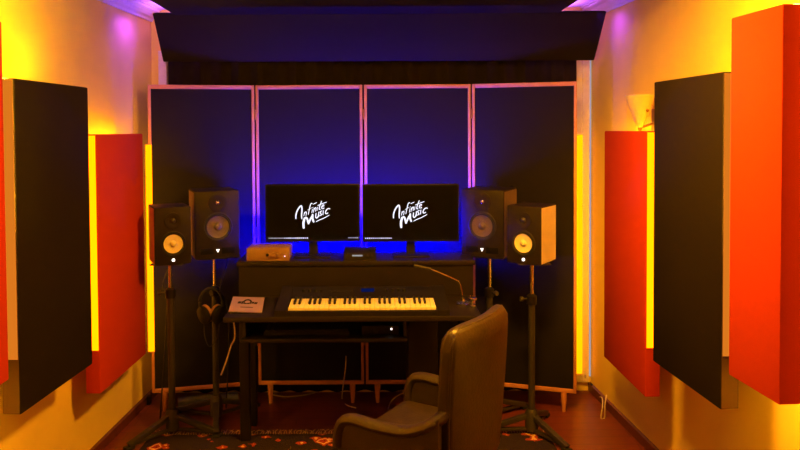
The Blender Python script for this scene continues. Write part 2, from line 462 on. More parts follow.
# ------------------------------------------------------------------ folding screen
ZS0, ZS1 = .113, 1.905
scr = thing('folding_screen', 'four panel folding screen of black cloth in pale wooden frames', 'room divider', (0, 4.25, 0))
px = [(148, 4.155), (255.2, 4.285), (255.8, 4.285), (363.2, 4.285), (363.8, 4.285), (471.2, 4.285), (471.8, 4.285), (577.5, 4.105)]
xs = [((p - 375) * d / F - .004 * (0), d) for p, d in px]
hinges = []
for k in range(4):
    (xa, da), (xb, db) = xs[2 * k], xs[2 * k + 1]
    L = math.hypot(xb - xa, db - da) - .006; a = math.atan2(db - da, xb - xa)
    mt = Matrix.Translation((xa, da - 4.25, 0)) @ Matrix.Rotation(a, 4, 'Z') @ Matrix.Translation((.003, 0, 0))
    fw = .017; fr_ = .024
    bm = new()
    box(bm, 0, fw, -.012, .012, ZS0, ZS1, mt, bev=.003); box(bm, L - fw, L, -.012, .012, ZS0, ZS1, mt, bev=.003)
    box(bm, fw, L - fw, -.012, .012, ZS1 - fr_, ZS1, mt, bev=.003); box(bm, fw, L - fw, -.012, .012, ZS0, ZS0 + fr_, mt, bev=.003)
    fr = obj('screen_frame', bm, 'pine', scr)
    bm = new(); box(bm, fw - .004, L - fw + .004, -.005, .005, ZS0 + fr_ - .004, ZS1 - fr_ + .004, mt)
    obj('screen_cloth', bm, 'screenblack', scr)
    for x in (.07, L - .07):
        bm = new(); lathe(bm, [(0, 0), (.010, 0), (.011, .012), (.014, .05), (.017, .09), (.017, ZS0), (0, ZS0)], 14, mt @ Matrix.Translation((x, 0, 0)))
        obj('screen_foot', bm, 'pine', scr)
for k in range(3):
    x, d = xs[2 * k + 2]
    for z in (.35, 1.0, 1.7):
        bm = new(); cyl(bm, (x, d - 4.25 - .013, z), (x, d - 4.25 - .013, z + .06), .005); obj('hinge', bm, 'brass', scr)

# amber glow painted where led light falls on frame and casing
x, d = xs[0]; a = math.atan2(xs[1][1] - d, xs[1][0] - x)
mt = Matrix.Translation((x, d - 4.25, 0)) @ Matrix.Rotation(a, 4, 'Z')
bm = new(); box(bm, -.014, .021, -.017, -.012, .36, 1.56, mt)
obj('glow_strip', bm, 'screen_glow', scr, label='amber glow for light falling on the outer frame', smooth=False)
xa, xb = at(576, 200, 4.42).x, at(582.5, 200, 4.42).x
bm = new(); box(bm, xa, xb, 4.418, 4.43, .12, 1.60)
tag(obj('glow_strip', bm, 'screen_glow', smooth=False), 'amber glow for light on the window casing right of the folding screen', 'painted light')

# ------------------------------------------------------------------ desk
DT = .757                                     # worktop height
desk = thing('studio_desk', 'black studio desk with raised back shelf and sliding tray', 'desk', (0, 3.7, 0))
dxl, dxr = -.722, .50
bm = new(); box(bm, dxl, dxr, -.33, .33, DT - .025, DT, bev=.004); obj('worktop', bm, 'deskb', desk)
bm = new(); box(bm, -.73, .52, .345, .50, .893, .903); obj('rear_light_lip', bm, 'deskb', desk)  # added lip and bracket keep the blue light off the floor
bm = new(); box(bm, -.73, .52, .34, .3449, .893, .93); obj('light_lip_bracket', bm, 'deskb', desk)
hx0, hx1 = -.735, .525
SH = .945
bm = new(); box(bm, hx0, hx1, .08, .34, SH - .025, SH, bev=.003); obj('raised_shelf', bm, 'deskb', desk)
bm = new(); box(bm, hx0 + .01, hx1 - .01, .09, .108, DT, SH - .025); obj('shelf_front', bm, 'deskb', desk)
for x in (hx0 + .01, hx1 - .03):
    bm = new(); box(bm, x, x + .02, .108, .34, DT, SH - .025); obj('shelf_side', bm, 'deskb', desk)
bm = new(); box(bm, hx0 + .05, hx1 - .05, .34, .345, SH - .014, SH - .003); obj('backlight_strip', bm, 'blue_shelf', desk, label='blue light strip on the back edge of the shelf')
bm = new(); box(bm, -.715, -.665, .03, .08, 0, DT - .025, bev=.004); obj('leg', bm, 'deskb', desk)
bm = new(); box(bm, -.715, -.665, .24, .29, 0, DT - .025, bev=.004); obj('leg', bm, 'deskb', desk)
bm = new(); box(bm, .166, .315, -.05, .29, 0.0, DT - .025, bev=.004); obj('leg_pedestal', bm, 'deskb', desk)
bm = new(); box(bm, .455, .49, -.05, .29, 0.0, DT - .025, bev=.004); obj('side_panel', bm, 'deskb', desk)
bm = new(); box(bm, -.665, .166, .255, .275, .46, DT - .025); obj('modesty_panel', bm, 'deskb', desk)
TR = .632
bm = new(); box(bm, -.655, .150, -.26, .08, TR - .016, TR, bev=.003); obj('keyboard_tray', bm, 'deskb', desk)
for x in (-.650, .134):
    bm = new(); box(bm, x, x + .014, -.22, .06, TR, DT - .025); obj('tray_runner', bm, 'steel', desk)

# items on tray
t = thing('computer_keyboard', 'black computer keyboard on the tray under the desk top', 'keyboard', (-.34, 3.56, TR))
bm = new(); box(bm, -.21, .21, -.07, .07, 0, .022, bev=.004); obj('case', bm, 'plastic', t)
for r in range(5):
    bm = new()
    for c in range(15): box(bm, -.203 + c * .0272, -.203 + c * .0272 + .022, -.064 + r * .026, -.064 + r * .026 + .021, .02, .030)
    obj('key_row', bm, 'rubber', t)
t = thing('audio_box', 'small black box with a white light on the desk tray', 'electronics', (.02, 3.58, TR))
bm = new(); box(bm, -.09, .09, -.08, .08, 0, .045, bev=.004); obj('case', bm, 'plastic', t)
bm = new(); cyl(bm, (.055, -.079, .030), (.055, -.083, .030), .0045); obj('indicator_light', bm, 'whiteled', t)
bm = new(); cyl(bm, (-.02, -.079, .022), (-.02, -.094, .022), .012); obj('dial', bm, 'rubber', t)

# ------------------------------------------------------------------ keyboard synthesizer
kx0, kx1 = -.418, .286
kb = thing('synthesizer_keyboard', 'black 49 key music keyboard at the front of the desk', 'music keyboard', ((kx0 + kx1) / 2, 3.388, DT))
W = (kx1 - kx0) / 2; BW = W + .062
bm = new()
prof = [(-.012, 0), (-.012, .022), (0.0, .026), (.012, .014), (.165, .030), (.165, .048), (.18, .052), (.285, .078), (.29, .07), (.29, 0)]
prism(bm, prof, -W - .004, W + .004, lambda a, b, h: (h, a, b)); obj('body', bm, 'plastic', kb)
for s in (-1, 1):
    bm = new(); p2 = [(-.014, 0), (-.014, .028), (.0, .034), (.18, .056), (.288, .081), (.293, .07), (.293, 0)]
    lo, hi = sorted((s * (W + .004), s * BW)); prism(bm, p2, lo, hi, lambda a, b, h: (h, a, b)); obj('end_block', bm, 'plastic', kb)
sl = math.atan2(.010, .150)
nw = 29; kw = 2 * W / nw
proto = None
for i in range(nw):
    if proto is None:
        bm = new(); box(bm, .0006, kw - .0006, 0, .150, -.020, 0, bev=.0012)
        proto = obj('white_key', bm, 'ivory', kb); k = proto
    else:
        k = proto.copy(); C.objects.link(k); k.parent = kb
    k.location = (-W + i * kw, .010, .036); k.rotation_euler = (sl, 0, 0)
proto = None
for i in range(nw - 1):
    if i % 7 in (2, 6): continue
    if proto is None:
        bm = new(); hexa(bm, [(-.0065, .055, -.004), (.0065, .055, -.004), (.0065, .148, -.004), (-.0065, .148, -.004),
                              (-.005, .060, .011), (.005, .060, .011), (.005, .148, .011), (-.005, .148, .011)], bev=.001)
        proto = obj('black_key', bm, 'ebony', kb); k = proto
    else:
        k = proto.copy(); C.objects.link(k); k.parent = kb
    k.location = (-W + (i + 1) * kw, .010, .036); k.rotation_euler = (sl, 0, 0)
ms = Matrix.Translation((0, .18, .052)) @ Matrix.Rotation(math.atan2(.026, .105), 4, 'X')
bm = new(); box(bm, -.008, .058, .045, .080, -.001, .0022, ms); obj('display', bm, 'bluelcd', kb, label='small lit blue display')
for x in [-.30, -.27, -.24, -.21, .12, .15, .18, .21]:
    bm = new(); cyl(bm, ms @ Vector((x, .055, -.002)), ms @ Vector((x, .055, .012)), .007); obj('knob', bm, 'rubber', kb)
for i in range(6):
    bm = new(); box(bm, -.17 + i * .021, -.157 + i * .021, .045, .060, -.001, .004, ms, bev=.001); obj('button', bm, 'rubber', kb)

# ------------------------------------------------------------------ printed box
t = thing('card_box', 'dark slanted box with white emblem card on top, left end of desk', 'box', (0, 0, DT))
p = [at(228.5, 310.8, 3.44), at(262, 312, 3.44), at(266, 297.2, 3.66), at(233, 296.5, 3.66)]
q = [Vector((v.x, v.y, v.z - DT)) for v in p]; q[2] = q[1] + q[3] - q[0]
bm = new(); dn = Vector((0, 0, .005))
hexa(bm, [Vector((v.x, v.y, 0)) for v in q] + [v - dn for v in q], bev=.002); obj('case', bm, 'plastic', t)
bm = new(); hexa(bm, [v - dn for v in q] + [v for v in q]); crd = obj('card', bm, 'card', t, label='pale card face', smooth=False)
ex, ey = (q[1] - q[0]), (q[3] - q[0]); ez = ex.cross(ey).normalized()
def oncard(u, v, h=.0006): return q[0] + ex * u + ey * v + ez * h
def card_poly(bm, pts):
    prism(bm, pts, -.0002, .0008, lambda a, b, h: oncard(a, b, h))
bm = new()
for (u0, u1, v0, v1) in ((.20, .30, .52, .66), (.31, .36, .50, .68), (.37, .40, .52, .62), (.56, .61, .52, .68), (.62, .70, .54, .66), (.71, .80, .52, .64)):
    card_poly(bm, [(u0, v0), (u1, v0), (u1 + .02, v1), (u0 + .02, v1)])
arc = [(.50 + .14 * math.cos(a), .62 + .22 * math.sin(a)) for a in [PI * i / 12 for i in range(13)]]
arc += [(.50 + .09 * math.cos(a), .62 + .13 * math.sin(a)) for a in [PI * (12 - i) / 12 for i in range(13)]]
card_poly(bm, arc)
card_poly(bm, [(.40 + .0, .50), (.57, .50), (.55, .58), (.48, .55), (.42, .58)])
card_poly(bm, [(.32, .26), (.70, .26), (.705, .29), (.325, .29)])
obj('emblem', bm, 'ink', crd, label='black emblem')

# ------------------------------------------------------------------ monitors
logo_strokes = [
    ([(35, 268), (36, 225), (55, 170), (85, 130), (100, 130), (104, 170), (99, 230), (102, 270)], 16),
    ([(132, 196), (124, 238)], 10), ([(128, 218), (143, 194), (154, 197), (148, 236)], 9),
    ([(222, 100), (212, 96), (200, 112), (188, 160), (174, 222)], 10), ([(168, 172), (214, 146)], 7),
        ([(222, 162), (215, 204)], 10), ([(226, 146), (229, 140)], 9), ([(232, 106), (250, 98), (270, 88)], 8),
    ([(232, 198), (240, 152)], 10), ([(236, 178), (250, 150), (262, 148), (256, 188)], 9),
    ([(279, 140), (273, 178)], 10), ([(283, 124), (286, 118)], 9),
    ([(326, 72), (304, 130), (298, 162), (312, 164)], 11), ([(285, 120), (340, 98), (382, 84)], 9),
    ([(325, 142), (346, 130), (352, 116), (338, 116), (325, 140), (332, 158), (354, 148)], 9),
    ([(122, 376), (120, 315), (134, 262)], 26), ([(134, 262), (158, 262), (176, 328)], 21), ([(176, 328), (198, 275), (226, 226)], 19),
    ([(224, 220), (223, 270), (236, 308)], 22),
    ([(262, 208), (258, 250), (270, 262), (288, 240), (294, 194)], 13), ([(294, 194), (292, 246)], 13),
    ([(328, 182), (309, 194), (316, 212), (323, 226), (302, 237)], 12),
    ([(344, 178), (340, 226)], 13), ([(348, 158), (352, 152)], 11),
    ([(420, 160), (400, 157), (378, 175), (368, 203), (379, 214), (398, 204)], 12),
    ([(262, 304), (300, 284), (350, 264), (412, 230)], 9)]
def ribbon(bm, pts, w, f, taper=0.75):
    P = smooth_path([Vector((a, b, 0)) for a, b in pts], 6)
    L, R = [], []
    n = len(P)
    for i, p in enumerate(P):
        t = (P[min(i + 1, n - 1)] - P[max(i - 1, 0)]); t.normalize()
        s = Vector((-t.y, t.x, 0)); k = w / 2 * (1 - (1 - taper) * abs(2 * i / (n - 1) - 1) ** 3)
        if i == 0: p = p - t * k * .5
        if i == n - 1: p = p + t * k * .5
        L.append(p + s * k); R.append(p - s * k)
    l = [bm.verts.new(f(p.x, p.y)) for p in L]; r = [bm.verts.new(f(p.x, p.y)) for p in R]
    for i in range(n - 1): bm.faces.new((l[i], l[i + 1], r[i + 1], r[i]))

def monitor(pxa, pxb, lc, label, bars):
    d = 3.93; a, b = at(pxa, 184.5, d), at(pxb, 241.5, d)
    cx = (a.x + b.x) / 2; w = b.x - a.x; zt, zb = a.z, b.z
    t = thing('monitor', label, 'monitor', (cx, d, SH), 0, 'pair of desk monitors')
    h0, h1 = zb - SH, zt - SH
    bm = new(); box(bm, -w / 2, w / 2, 0, .035, h0, h1, bev=.004); box(bm, -w / 2 + .1, w / 2 - .1, .03, .055, h0 + .06, h1 - .06, bev=.008)
    obj('housing', bm, 'plastic', t)
    bm = new(); box(bm, -w / 2 + .006, w / 2 - .006, -.0012, .003, h0 + .012, h1 - .006); s = obj('screen', bm, 'screen', t, smooth=False)
    k = d / F
    f = lambda x, y: Vector(((lc[0] + x / 11.24 - 375) * k - cx, -.0024, HC - (lc[1] + y / 11.24 - 130) * k - SH))
    bm = new()
    for pts, wd in logo_strokes: ribbon(bm, pts, wd, f)
    obj('logo', bm, 'white', s, label='white hand lettered logo reading Infinite Music', smooth=False)
    for (u0, u1, n, m, fill) in bars:
        bm = new(); st = (u1 - u0) / n
        for i in range(n):
            xa, xb = (u0 + i * st - 375) * k - cx, (u0 + (i + fill) * st - 375) * k - cx
            hh = random.uniform(.0022, .0042)
            box(bm, xa, xb, -.0022, -.0012, h0 + .021 - hh, h0 + .021 + hh)
        obj('taskbar_icons', bm, m, s, label='row of lit taskbar icons', smooth=False)
    bm = new(); hexa(bm, [(-.025, .028, .006), (.025, .028, .006), (.022, .045, .006), (-.022, .045, .006),
                          (-.018, .036, h0 + .1), (.018, .036, h0 + .1), (.018, .05, h0 + .1), (-.018, .05, h0 + .1)]); obj('stand_neck', bm, 'plastic', t)
    bm = new(); box(bm, -.10, .10, -.055, .085, 0, .008, bev=.003); obj('stand_base', bm, 'plastic', t)
    bm = new(); box(bm, -w / 2 + .04, w / 2 - .04, .0352, .040, h0 + .012, h0 + .030); box(bm, -w / 2 + .03, w / 2 - .03, .0352, .040, h1 - .075, h1 - .06)
    for sx in (-1, 1):
        xa, xb = sorted((sx * (w / 2 - .022), sx * (w / 2 - .008))); box(bm, xa, xb, .0352, .040, h0 + .03, h1 - .09)
    obj('backlight_strip', bm, 'blue', t, label='blue light strips on the back of the monitor')
    return t
monitor(265, 360, (292.2, 194.5), 'left monitor showing white script logo, behind the silver audio box', [(267.5, 282, 10, 'dim', .9), (283, 308, 13, 'white', .55), (347.5, 358, 5, 'dim', .8)])
monitor(362.3, 459, (390, 194.5), 'right monitor showing white script logo, next to the right speakers', [(364.5, 392, 14, 'white', .5)])

# ------------------------------------------------------------------ shelf gear
a, b = at(247, 248, 3.80), at(289, 261.5, 3.80)
t = thing('audio_interface', 'silver audio interface box on left end of the raised shelf', 'audio interface', ((a.x + b.x) / 2, 3.80, SH))
w = (b.x - a.x); h = a.z - SH
bm = new(); box(bm, -w / 2, w / 2, .004, .16, .003, h - .001, bev=.003); obj('case', bm, 'alu', t)
bm = new(); box(bm, -w / 2 - .003, w / 2 + .003, 0, .006, 0, h, bev=.002); fp = obj('front_plate', bm, 'alu', t)
bm = new(); cyl(bm, (-.003, .001, h * .46), (-.003, -.004, h * .46), .008); obj('jack_socket', bm, 'ink', fp)
bm = new(); cyl(bm, (.032, .001, h * .5), (.032, -.016, h * .5), .013, .012, 20); obj('volume_knob', bm, 'alu', fp)
bm = new(); cyl(bm, (.058, .001, h * .5), (.058, -.016, h * .5), .013, .012, 20); obj('volume_knob', bm, 'alu', fp)
bm = new(); cyl(bm, (w / 2 - .022, .001, h * .36), (w / 2 - .022, -.002, h * .36), .0035); obj('indicator_light', bm, 'pinkled', fp)
for x in (-w / 2 + .02, w / 2 - .02):
    bm = new(); cyl(bm, (x, .02, 0), (x, .02, .003), .008); obj('rubber_foot', bm, 'rubber', t)

a, b = at(344, 250, 3.82), at(376, 262, 3.82)
t = thing('small_interface', 'small black desktop box with a white marking between the monitors', 'electronics', ((a.x + b.x) / 2, 3.80, SH))
w, h = b.x - a.x, a.z - SH
bm = new(); prism(bm, [(0, 0), (.004, h * .72), (.03, h), (.12, h), (.12, 0)], -w / 2, w / 2, lambda y, z, x: (x, y, z)); obj('case', bm, 'plastic', t)
bm = new(); box(bm, -w * .24, w * .08, -.001, .002, h * .42, h * .56); obj('marking', bm, 'dim', t, label='white marking')
for x in (w * .25, w * .38):
    bm = new(); cyl(bm, (x, .004, h * .45), (x, -.006, h * .45), .006); obj('dial', bm, 'rubber', t)

# ------------------------------------------------------------------ speakers
def cone_parts(par, x, z, r, cm, y=0.0, deep=.018):
    """driver at (x,z) on a front face at local y, opening toward -y"""
    mt = Matrix.Translation((x, y, z)) @ Matrix.Rotation(PI / 2, 4, 'X')      # local z -> -y
    bm = new(); lathe(bm, [(r * .98, -.001), (r * 1.32, -.001), (r * 1.33, .004), (r * 1.24, .006), (r * 1.14, .003), (r * 1.10, .008), (r * 1.0, .006), (r * .98, -.001)], 36, mt)
    su = obj('woofer_surround', bm, 'rubber', par)
    bm = new(); lathe(bm, [(r * 1.02, .004), (r * .9, .0015), (r * .55, .0004), (r * .36, .0002), (r * .30, .0015), (0, .0015)], 36, mt)
    co = obj('woofer_cone', bm, cm, par)
    bm = new(); lathe(bm, [(r * .34, .001), (r * .31, .006), (r * .2, .011), (r * .1, .013), (0, .0135)], 28, mt)
    obj('dust_cap', bm, cm, co)

def small_speaker(loc, rot, label):
    w, h, dp = .188, .305, .215
    t = thing('small_speaker', label, 'speaker', loc, rot, 'small studio speakers with pale cones')
    bm = new(); box(bm, -w / 2, w / 2, -dp / 2, dp / 2 - .001, 0, h, bev=.006); obj('cabinet', bm, 'cab', t)
    bm = new(); box(bm, w / 2 - .001, w / 2 + .0012, -dp / 2 + .012, dp / 2 - .006, .007, h - .007); obj('side_panel', bm, 'cabpale', t)
    bm = new(); box(bm, -w / 2 - .0012, -w / 2 + .001, -dp / 2 + .012, dp / 2 - .006, .007, h - .007); obj('side_panel', bm, 'cabpale', t)
    y = -dp / 2
    cone_parts(t, 0, .112, .050, 'conew', y)
    mt = Matrix.Translation((0, y, .232)) @ Matrix.Rotation(PI / 2, 4, 'X')
    bm = new(); lathe(bm, [(.044, -.001), (.044, .004), (.038, .005), (.02, .0015), (.016, .001), (0, .001)], 32, mt); tw = obj('tweeter', bm, 'cab', t)
    bm = new(); lathe(bm, [(.015, .001), (.012, .006), (.006, .009), (0, .010)], 20, mt); obj('tweeter_dome', bm, 'dome', tw)
    bm = new(); lathe(bm, [(.008, -.001), (.008, .002), (0, .0022)], 20, Matrix.Translation((0, y, .026)) @ Matrix.Rotation(PI / 2, 4, 'X')); obj('lit_badge', bm, 'whiteled', t, label='lit white badge')
    return t

def big_speaker(loc, rot, label):
    w, h, dp = .243, .377, .26
    t = thing('large_speaker', label, 'speaker', loc, rot, 'large studio speakers with dark cones')
    bm = new(); box(bm, -w / 2, w / 2, -dp / 2, dp / 2, 0, h, bev=.010); obj('cabinet', bm, 'cab', t)
    for s in (-1, 1):
        bm = new(); xa, xb = sorted((s * (w / 2 - .001), s * (w / 2 + .0012))); box(bm, xa, xb, -dp / 2 + .016, dp / 2 - .01, .01, h - .01); obj('side_panel', bm, 'cabside', t)
    y = -dp / 2
    cone_parts(t, .002, .180, .060, 'conedark', y)
    mt = Matrix.Translation((.002, y, .312)) @ Matrix.Rotation(PI / 2, 4, 'X')
    bm = new(); lathe(bm, [(.052, -.001), (.052, .003), (.046, .005), (.024, .0015), (.017, .001), (0, .001)], 32, mt); tw = obj('tweeter', bm, 'cab', t)
    bm = new(); lathe(bm, [(.013, .001), (.011, .006), (.006, .009), (0, .010)], 20, mt); obj('tweeter_dome', bm, 'chrome', tw)
    for s in (-1, 1):
        bm = new(); xa, xb = sorted((s * .022, s * .092)); box(bm, xa, xb, y - .0015, y + .01, .030, .064, bev=.001); obj('port_slot', bm, 'ink', t)
    bm = new(); f = lambda a, b, hh: (a, y - .0005 - hh, b)
    prism(bm, [(-.009, .056), (.009, .056), (0, .038)], 0, .002, f); obj('lit_badge', bm, 'whiteled', t, label='lit white triangle')
    return t

def face_loc(px, pyb, d, rot, dp):
    """root position for a speaker whose face centre sits at pixel px, bottom at pyb"""
    p = at(px, pyb, d)
    return Vector((p.x - math.sin(rot) * dp / 2, p.y + math.cos(rot) * dp / 2, p.z))
R = math.radians
# local -y faces the room; positive rotz turns the face toward +x
locs = {}
for key, px, pyb, d, rot, dp in (('sl', 173.5, 265, 3.76, R(25), .215), ('bl', 218, 259.5, 3.93, R(21), .26), ('br', 482, 258.5, 3.93, R(-27), .26), ('sr', 523.5, 264.5, 3.74, R(-35), .215)):
    locs[key] = (face_loc(px, pyb, d, rot, dp), rot)
small_speaker(*locs['sl'], 'left small studio speaker with pale yellowish cone, outermost by left wall')
small_speaker(*locs['sr'], 'right small studio speaker with pale yellowish cone, outermost toward right wall')
big_speaker(*locs['bl'], 'left larger dark studio speaker with triangle light, above the headphones')
big_speaker(*locs['br'], 'right larger dark studio speaker with triangle light, right of the monitors')

def stand(loc, ztop, label, knob_ang, thick, legrot, zcol=.735):
    t = thing('speaker_stand', label, 'speaker stand', (loc.x, loc.y, 0), 0, 'tripod speaker stands')
    bm = new(); box(bm, -.085, .085, -.085, .085, ztop - .006, ztop, Matrix.Rotation(knob_ang * 0 + loc[3] if len(loc) > 3 else 0, 4, 'Z'), bev=.002); obj('top_plate', bm, 'steel', t)
    bm = new(); cyl(bm, (0, 0, zcol - .1), (0, 0, ztop - .006), .010); obj('inner_tube', bm, 'chrome', t, label='thin chrome tube')
    bm = new(); cyl(bm, (0, 0, .02), (0, 0, zcol), thick); obj('outer_pole', bm, 'steel', t)
    bm = new(); lathe(bm, [(0, zcol - .03), (thick + .008, zcol - .03), (thick + .009, zcol + .015), (.014, zcol + .025), (0, zcol + .025)], 18); obj('collar', bm, 'plastic', t)
    kx, ky = math.cos(knob_ang), math.sin(knob_ang)
    bm = new(); cyl(bm, (kx * .015, ky * .015, zcol), (kx * .052, ky * .052, zcol), .005); cyl(bm, (kx * .050, ky * .050, zcol), (kx * .066, ky * .066, zcol), .015, .013, 10); obj('clamp_knob', bm, 'steel', t)
    bm = new(); lathe(bm, [(0, .02), (.035, .02), (.035, .115), (.024, .135), (0, .135)], 18); obj('leg_hub', bm, 'steel', t)
    for k in range(3):
        a = legrot + k * 2 * PI / 3; c, s = math.cos(a), math.sin(a)
        bm = new()
        mt = Matrix.Rotation(a, 4, 'Z')
        hexa(bm, [mt @ Vector(p) for p in ((.02, -.016, .085), (.02, .016, .085), (.25, .016, .012), (.25, -.016, .012), (.02, -.016, .112), (.02, .016, .112), (.27, .016, .034), (.27, -.016, .034))], bev=.003)
        box(bm, .02, .23, -.012, .012, .018, .034, mt, bev=.002)
        lg = obj('leg', bm, 'steel', t)
        bm = new(); box(bm, .235, .285, -.018, .018, .001, .02, mt, bev=.004); obj('rubber_foot', bm, 'rubber', lg)
    return t
def V(p): return Vector((p.x, p.y, 0))
stand(V(locs['sl'][0]), locs['sl'][0].z, 'black tripod stand carrying the left pale-coned speaker', R(200), .018, R(-10), .77)
stand(V(locs['bl'][0]), locs['bl'][0].z, 'black tripod stand with headphones hanging on it', R(-95), .018, R(42))
stand(V(locs['br'][0]), locs['br'][0].z, 'black tripod stand carrying the right dark-coned speaker', R(-60), .018, R(30), .72)
stand(V(locs['sr'][0]), locs['sr'][0].z, 'black tripod stand carrying the right pale-coned speaker', R(190), .018, R(-60), .73)

# ------------------------------------------------------------------ headphones on the stand knob
bl = locs['bl'][0]; kx, ky = bl.x + math.cos(R(-95)) * .058, bl.y + math.sin(R(-95)) * .058
t = thing('headphones', 'black headphones with tan pads hanging on a speaker stand', 'headphones', (kx - .004, ky, .735), R(6))
bm = new(); top = .0235
pts = [(.062 * math.cos(a) , 0, top - .075 + .075 * math.sin(a)) for a in [PI * i / 14 for i in range(15)]]
pts = [(.058, 0, -.13)] + pts + [(-.058, 0, -.13)]
tube(bm, pts, .008, 10, 4, 1.9, axis=(0, 0, 1)); obj('headband', bm, 'rubber', t)
for s in (-1, 1):
    mt = Matrix.Translation((s * .040, -.005, -.125)) @ Matrix.Rotation(R(s * 20), 4, 'Y') @ Matrix.Rotation(R(s * -52), 4, 'Z') @ Matrix.Rotation(PI / 2, 4, 'Y') @ Matrix.Diagonal((1.25, .95, 1, 1))
    bm = new(); lathe(bm, [(0, -.018), (.030, -.018), (.042, -.010), (.042, .010), (.034, .016), (0, .016)], 26, mt); e = obj('ear_cup', bm, 'plastic', t)
    mt2 = mt @ Matrix.Translation((0, 0, -s * .024))
    bm = new(); lathe(bm, [(.020, -.008), (.030, -.013), (.041, -.008), (.042, .006), (.022, .008), (.020, -.008)], 26, mt2); obj('ear_pad', bm, 'tanpad', e, label='tan ear pad')
bm = new(); tube(bm, [(-.04, 0, -.17), (-.035, -.01, -.24), (-.01, -.01, -.30), (.03, .0, -.26), (.045, .02, -.18)], .003, 6); obj('cord', bm, 'cable', t)

# ------------------------------------------------------------------ boom arm on the desk
b0 = at(463, 306, 3.6)
t = thing('gooseneck_microphone', 'thin gooseneck arm bending left on right end of desk', 'microphone', (b0.x, 3.6, DT))
def rel(px, py, d): v = at(px, py, d); return (v.x - b0.x, v.y - 3.6, v.z - DT)
bm = new(); lathe(bm, [(0, 0), (.035, 0), (.036, .008), (.028, .014), (.010, .018), (.008, .03), (0, .03)], 24); obj('base', bm, 'chrome', t)
bm = new(); tube(bm, [(0, 0, .02), rel(462, 294, 3.6), rel(459.5, 283, 3.59), rel(455, 279.5, 3.58), rel(440, 273, 3.56), rel(430, 269, 3.55)], .0042, 8); obj('arm', bm, 'chrome', t)
bm = new(); cyl(bm, rel(430.5, 269, 3.55), rel(414, 265.5, 3.54), .007, .009); obj('microphone_head', bm, 'steel', t)
b1 = at(472.5, 304, 3.55)
t = thing('desk_clamp', 'small metal thumb screw clamp on the desk right end', 'clamp', (b1.x, 3.55, DT))
bm = new(); box(bm, -.012, .012, -.02, .02, 0, .012, bev=.002); cyl(bm, (0, 0, .01), (0, 0, .036), .006); obj('bracket', bm, 'chrome', t)
bm = new(); lathe(bm, [(0, .034), (.02, .034), (.022, .040), (.02, .046), (0, .046)], 16); obj('thumb_screw', bm, 'chrome', t)

# ------------------------------------------------------------------ office chair
ch = thing('office_chair', 'brown black leather office chair seen from behind at the desk', 'chair', (.17, 2.73, 0), R(58))
bm = new()                                     # backrest: padded slab, slightly bowed
nx, nz = 14, 16
def back_pt(u, v, face):
    # u -1..1 across, v 0..1 up
    wz = .215 + .028 * math.sin(v * PI * .7) - .016 * max(0, (v - .85) / .15) ** 2.2
    x = u * wz
    z = .42 + .545 * v - .014 * (abs(u) ** 6) * v * v
    y = -.235 - .030 * v + .035 * u * u
    th = .040 * (1 - abs(u) ** 8 * .35) * (1 - max(0, (v - .9) / .1) ** 3 * .5)
    return Vector((x, y + (th if face else -th), z))
Fg = [[bm.verts.new(back_pt(-1 + 2 * i / nx, j / nz, 1)) for i in range(nx + 1)] for j in range(nz + 1)]
Bg = [[bm.verts.new(back_pt(-1 + 2 * i / nx, j / nz, 0)) for i in range(nx + 1)] for j in range(nz + 1)]
for j in range(nz):
    for i in range(nx):
        bm.faces.new((Fg[j][i], Fg[j][i + 1], Fg[j + 1][i + 1], Fg[j + 1][i]))
        bm.faces.new((Bg[j][i + 1], Bg[j][i], Bg[j + 1][i], Bg[j + 1][i + 1]))
    for i in (0, nx):
        bm.faces.new((Fg[j][i], Bg[j][i], Bg[j + 1][i], Fg[j + 1][i]) if i else (Bg[j][i], Fg[j][i], Fg[j + 1][i], Bg[j + 1][i]))
for i in range(nx):
    bm.faces.new((Fg[nz][i], Fg[nz][i + 1], Bg[nz][i + 1], Bg[nz][i])); bm.faces.new((Fg[0][i + 1], Fg[0][i], Bg[0][i], Bg[0][i + 1]))
back = obj('backrest', bm, 'leather', ch)
md = back.modifiers.new('bevel', 'BEVEL'); md.width = .018; md.segments = 4; md.limit_method = 'ANGLE'; md.angle_limit = R(50)
bm = new()
rim = [back_pt(-1, j / nz, 0) + Vector((-.001, .004, 0)) for j in range(nz)] + [back_pt(-1 + 2 * i / nx, 1, 0) + Vector((0, .006, -.004)) for i in range(1, nx)] + [back_pt(1, j / nz, 0) + Vector((.001, .004, 0)) for j in range(nz - 1, -1, -1)]
tube(bm, rim, .0045, 8, 2); obj('piping', bm, 'leather', back)
bm = new(); box(bm, -.235, .235, -.21, .21, .40, .50, bev=.04, seg=4); obj('seat', bm, 'leather', ch)
for s in (-1, 1):
    x = s * .262
    path = [(x, .200, .43), (x, .200, .51), (x, .182, .568), (x, .135, .588), (x, .03, .584), (x, -.08, .592), (x, -.15, .620), (x * .96, -.19, .645), (x * .84, -.222, .672)]
    bm = new(); tube(bm, path, .021, 12, 6, 1.35, axis=(0, 0, 1)); ar = obj('armrest', bm, 'leather', ch)
    P = smooth_path(path, 6); bm = new()
    poly = [(p.y, p.z) for p in P if p.y > -.215] + [(-.215, .43)]
    xa, xb = x - .012, x + .012
    A = [bm.verts.new((xa, a, b)) for a, b in poly]; B = [bm.verts.new((xb, a, b)) for a, b in poly]
    bm.faces.new(A); bm.faces.new(B[::-1])
    for i in range(len(poly)): bm.faces.new((A[i], B[i], B[(i + 1) % len(poly)], A[(i + 1) % len(poly)]))
    obj('side_upholstery', bm, 'leather', ar)
bm = new(); box(bm, -.12, .12, -.12, .12, .36, .405, bev=.008); obj('seat_plate', bm, 'steel', ch)
bm = new(); cyl(bm, (0, 0, .10), (0, 0, .365), .024); obj('gas_lift', bm, 'chrome', ch)
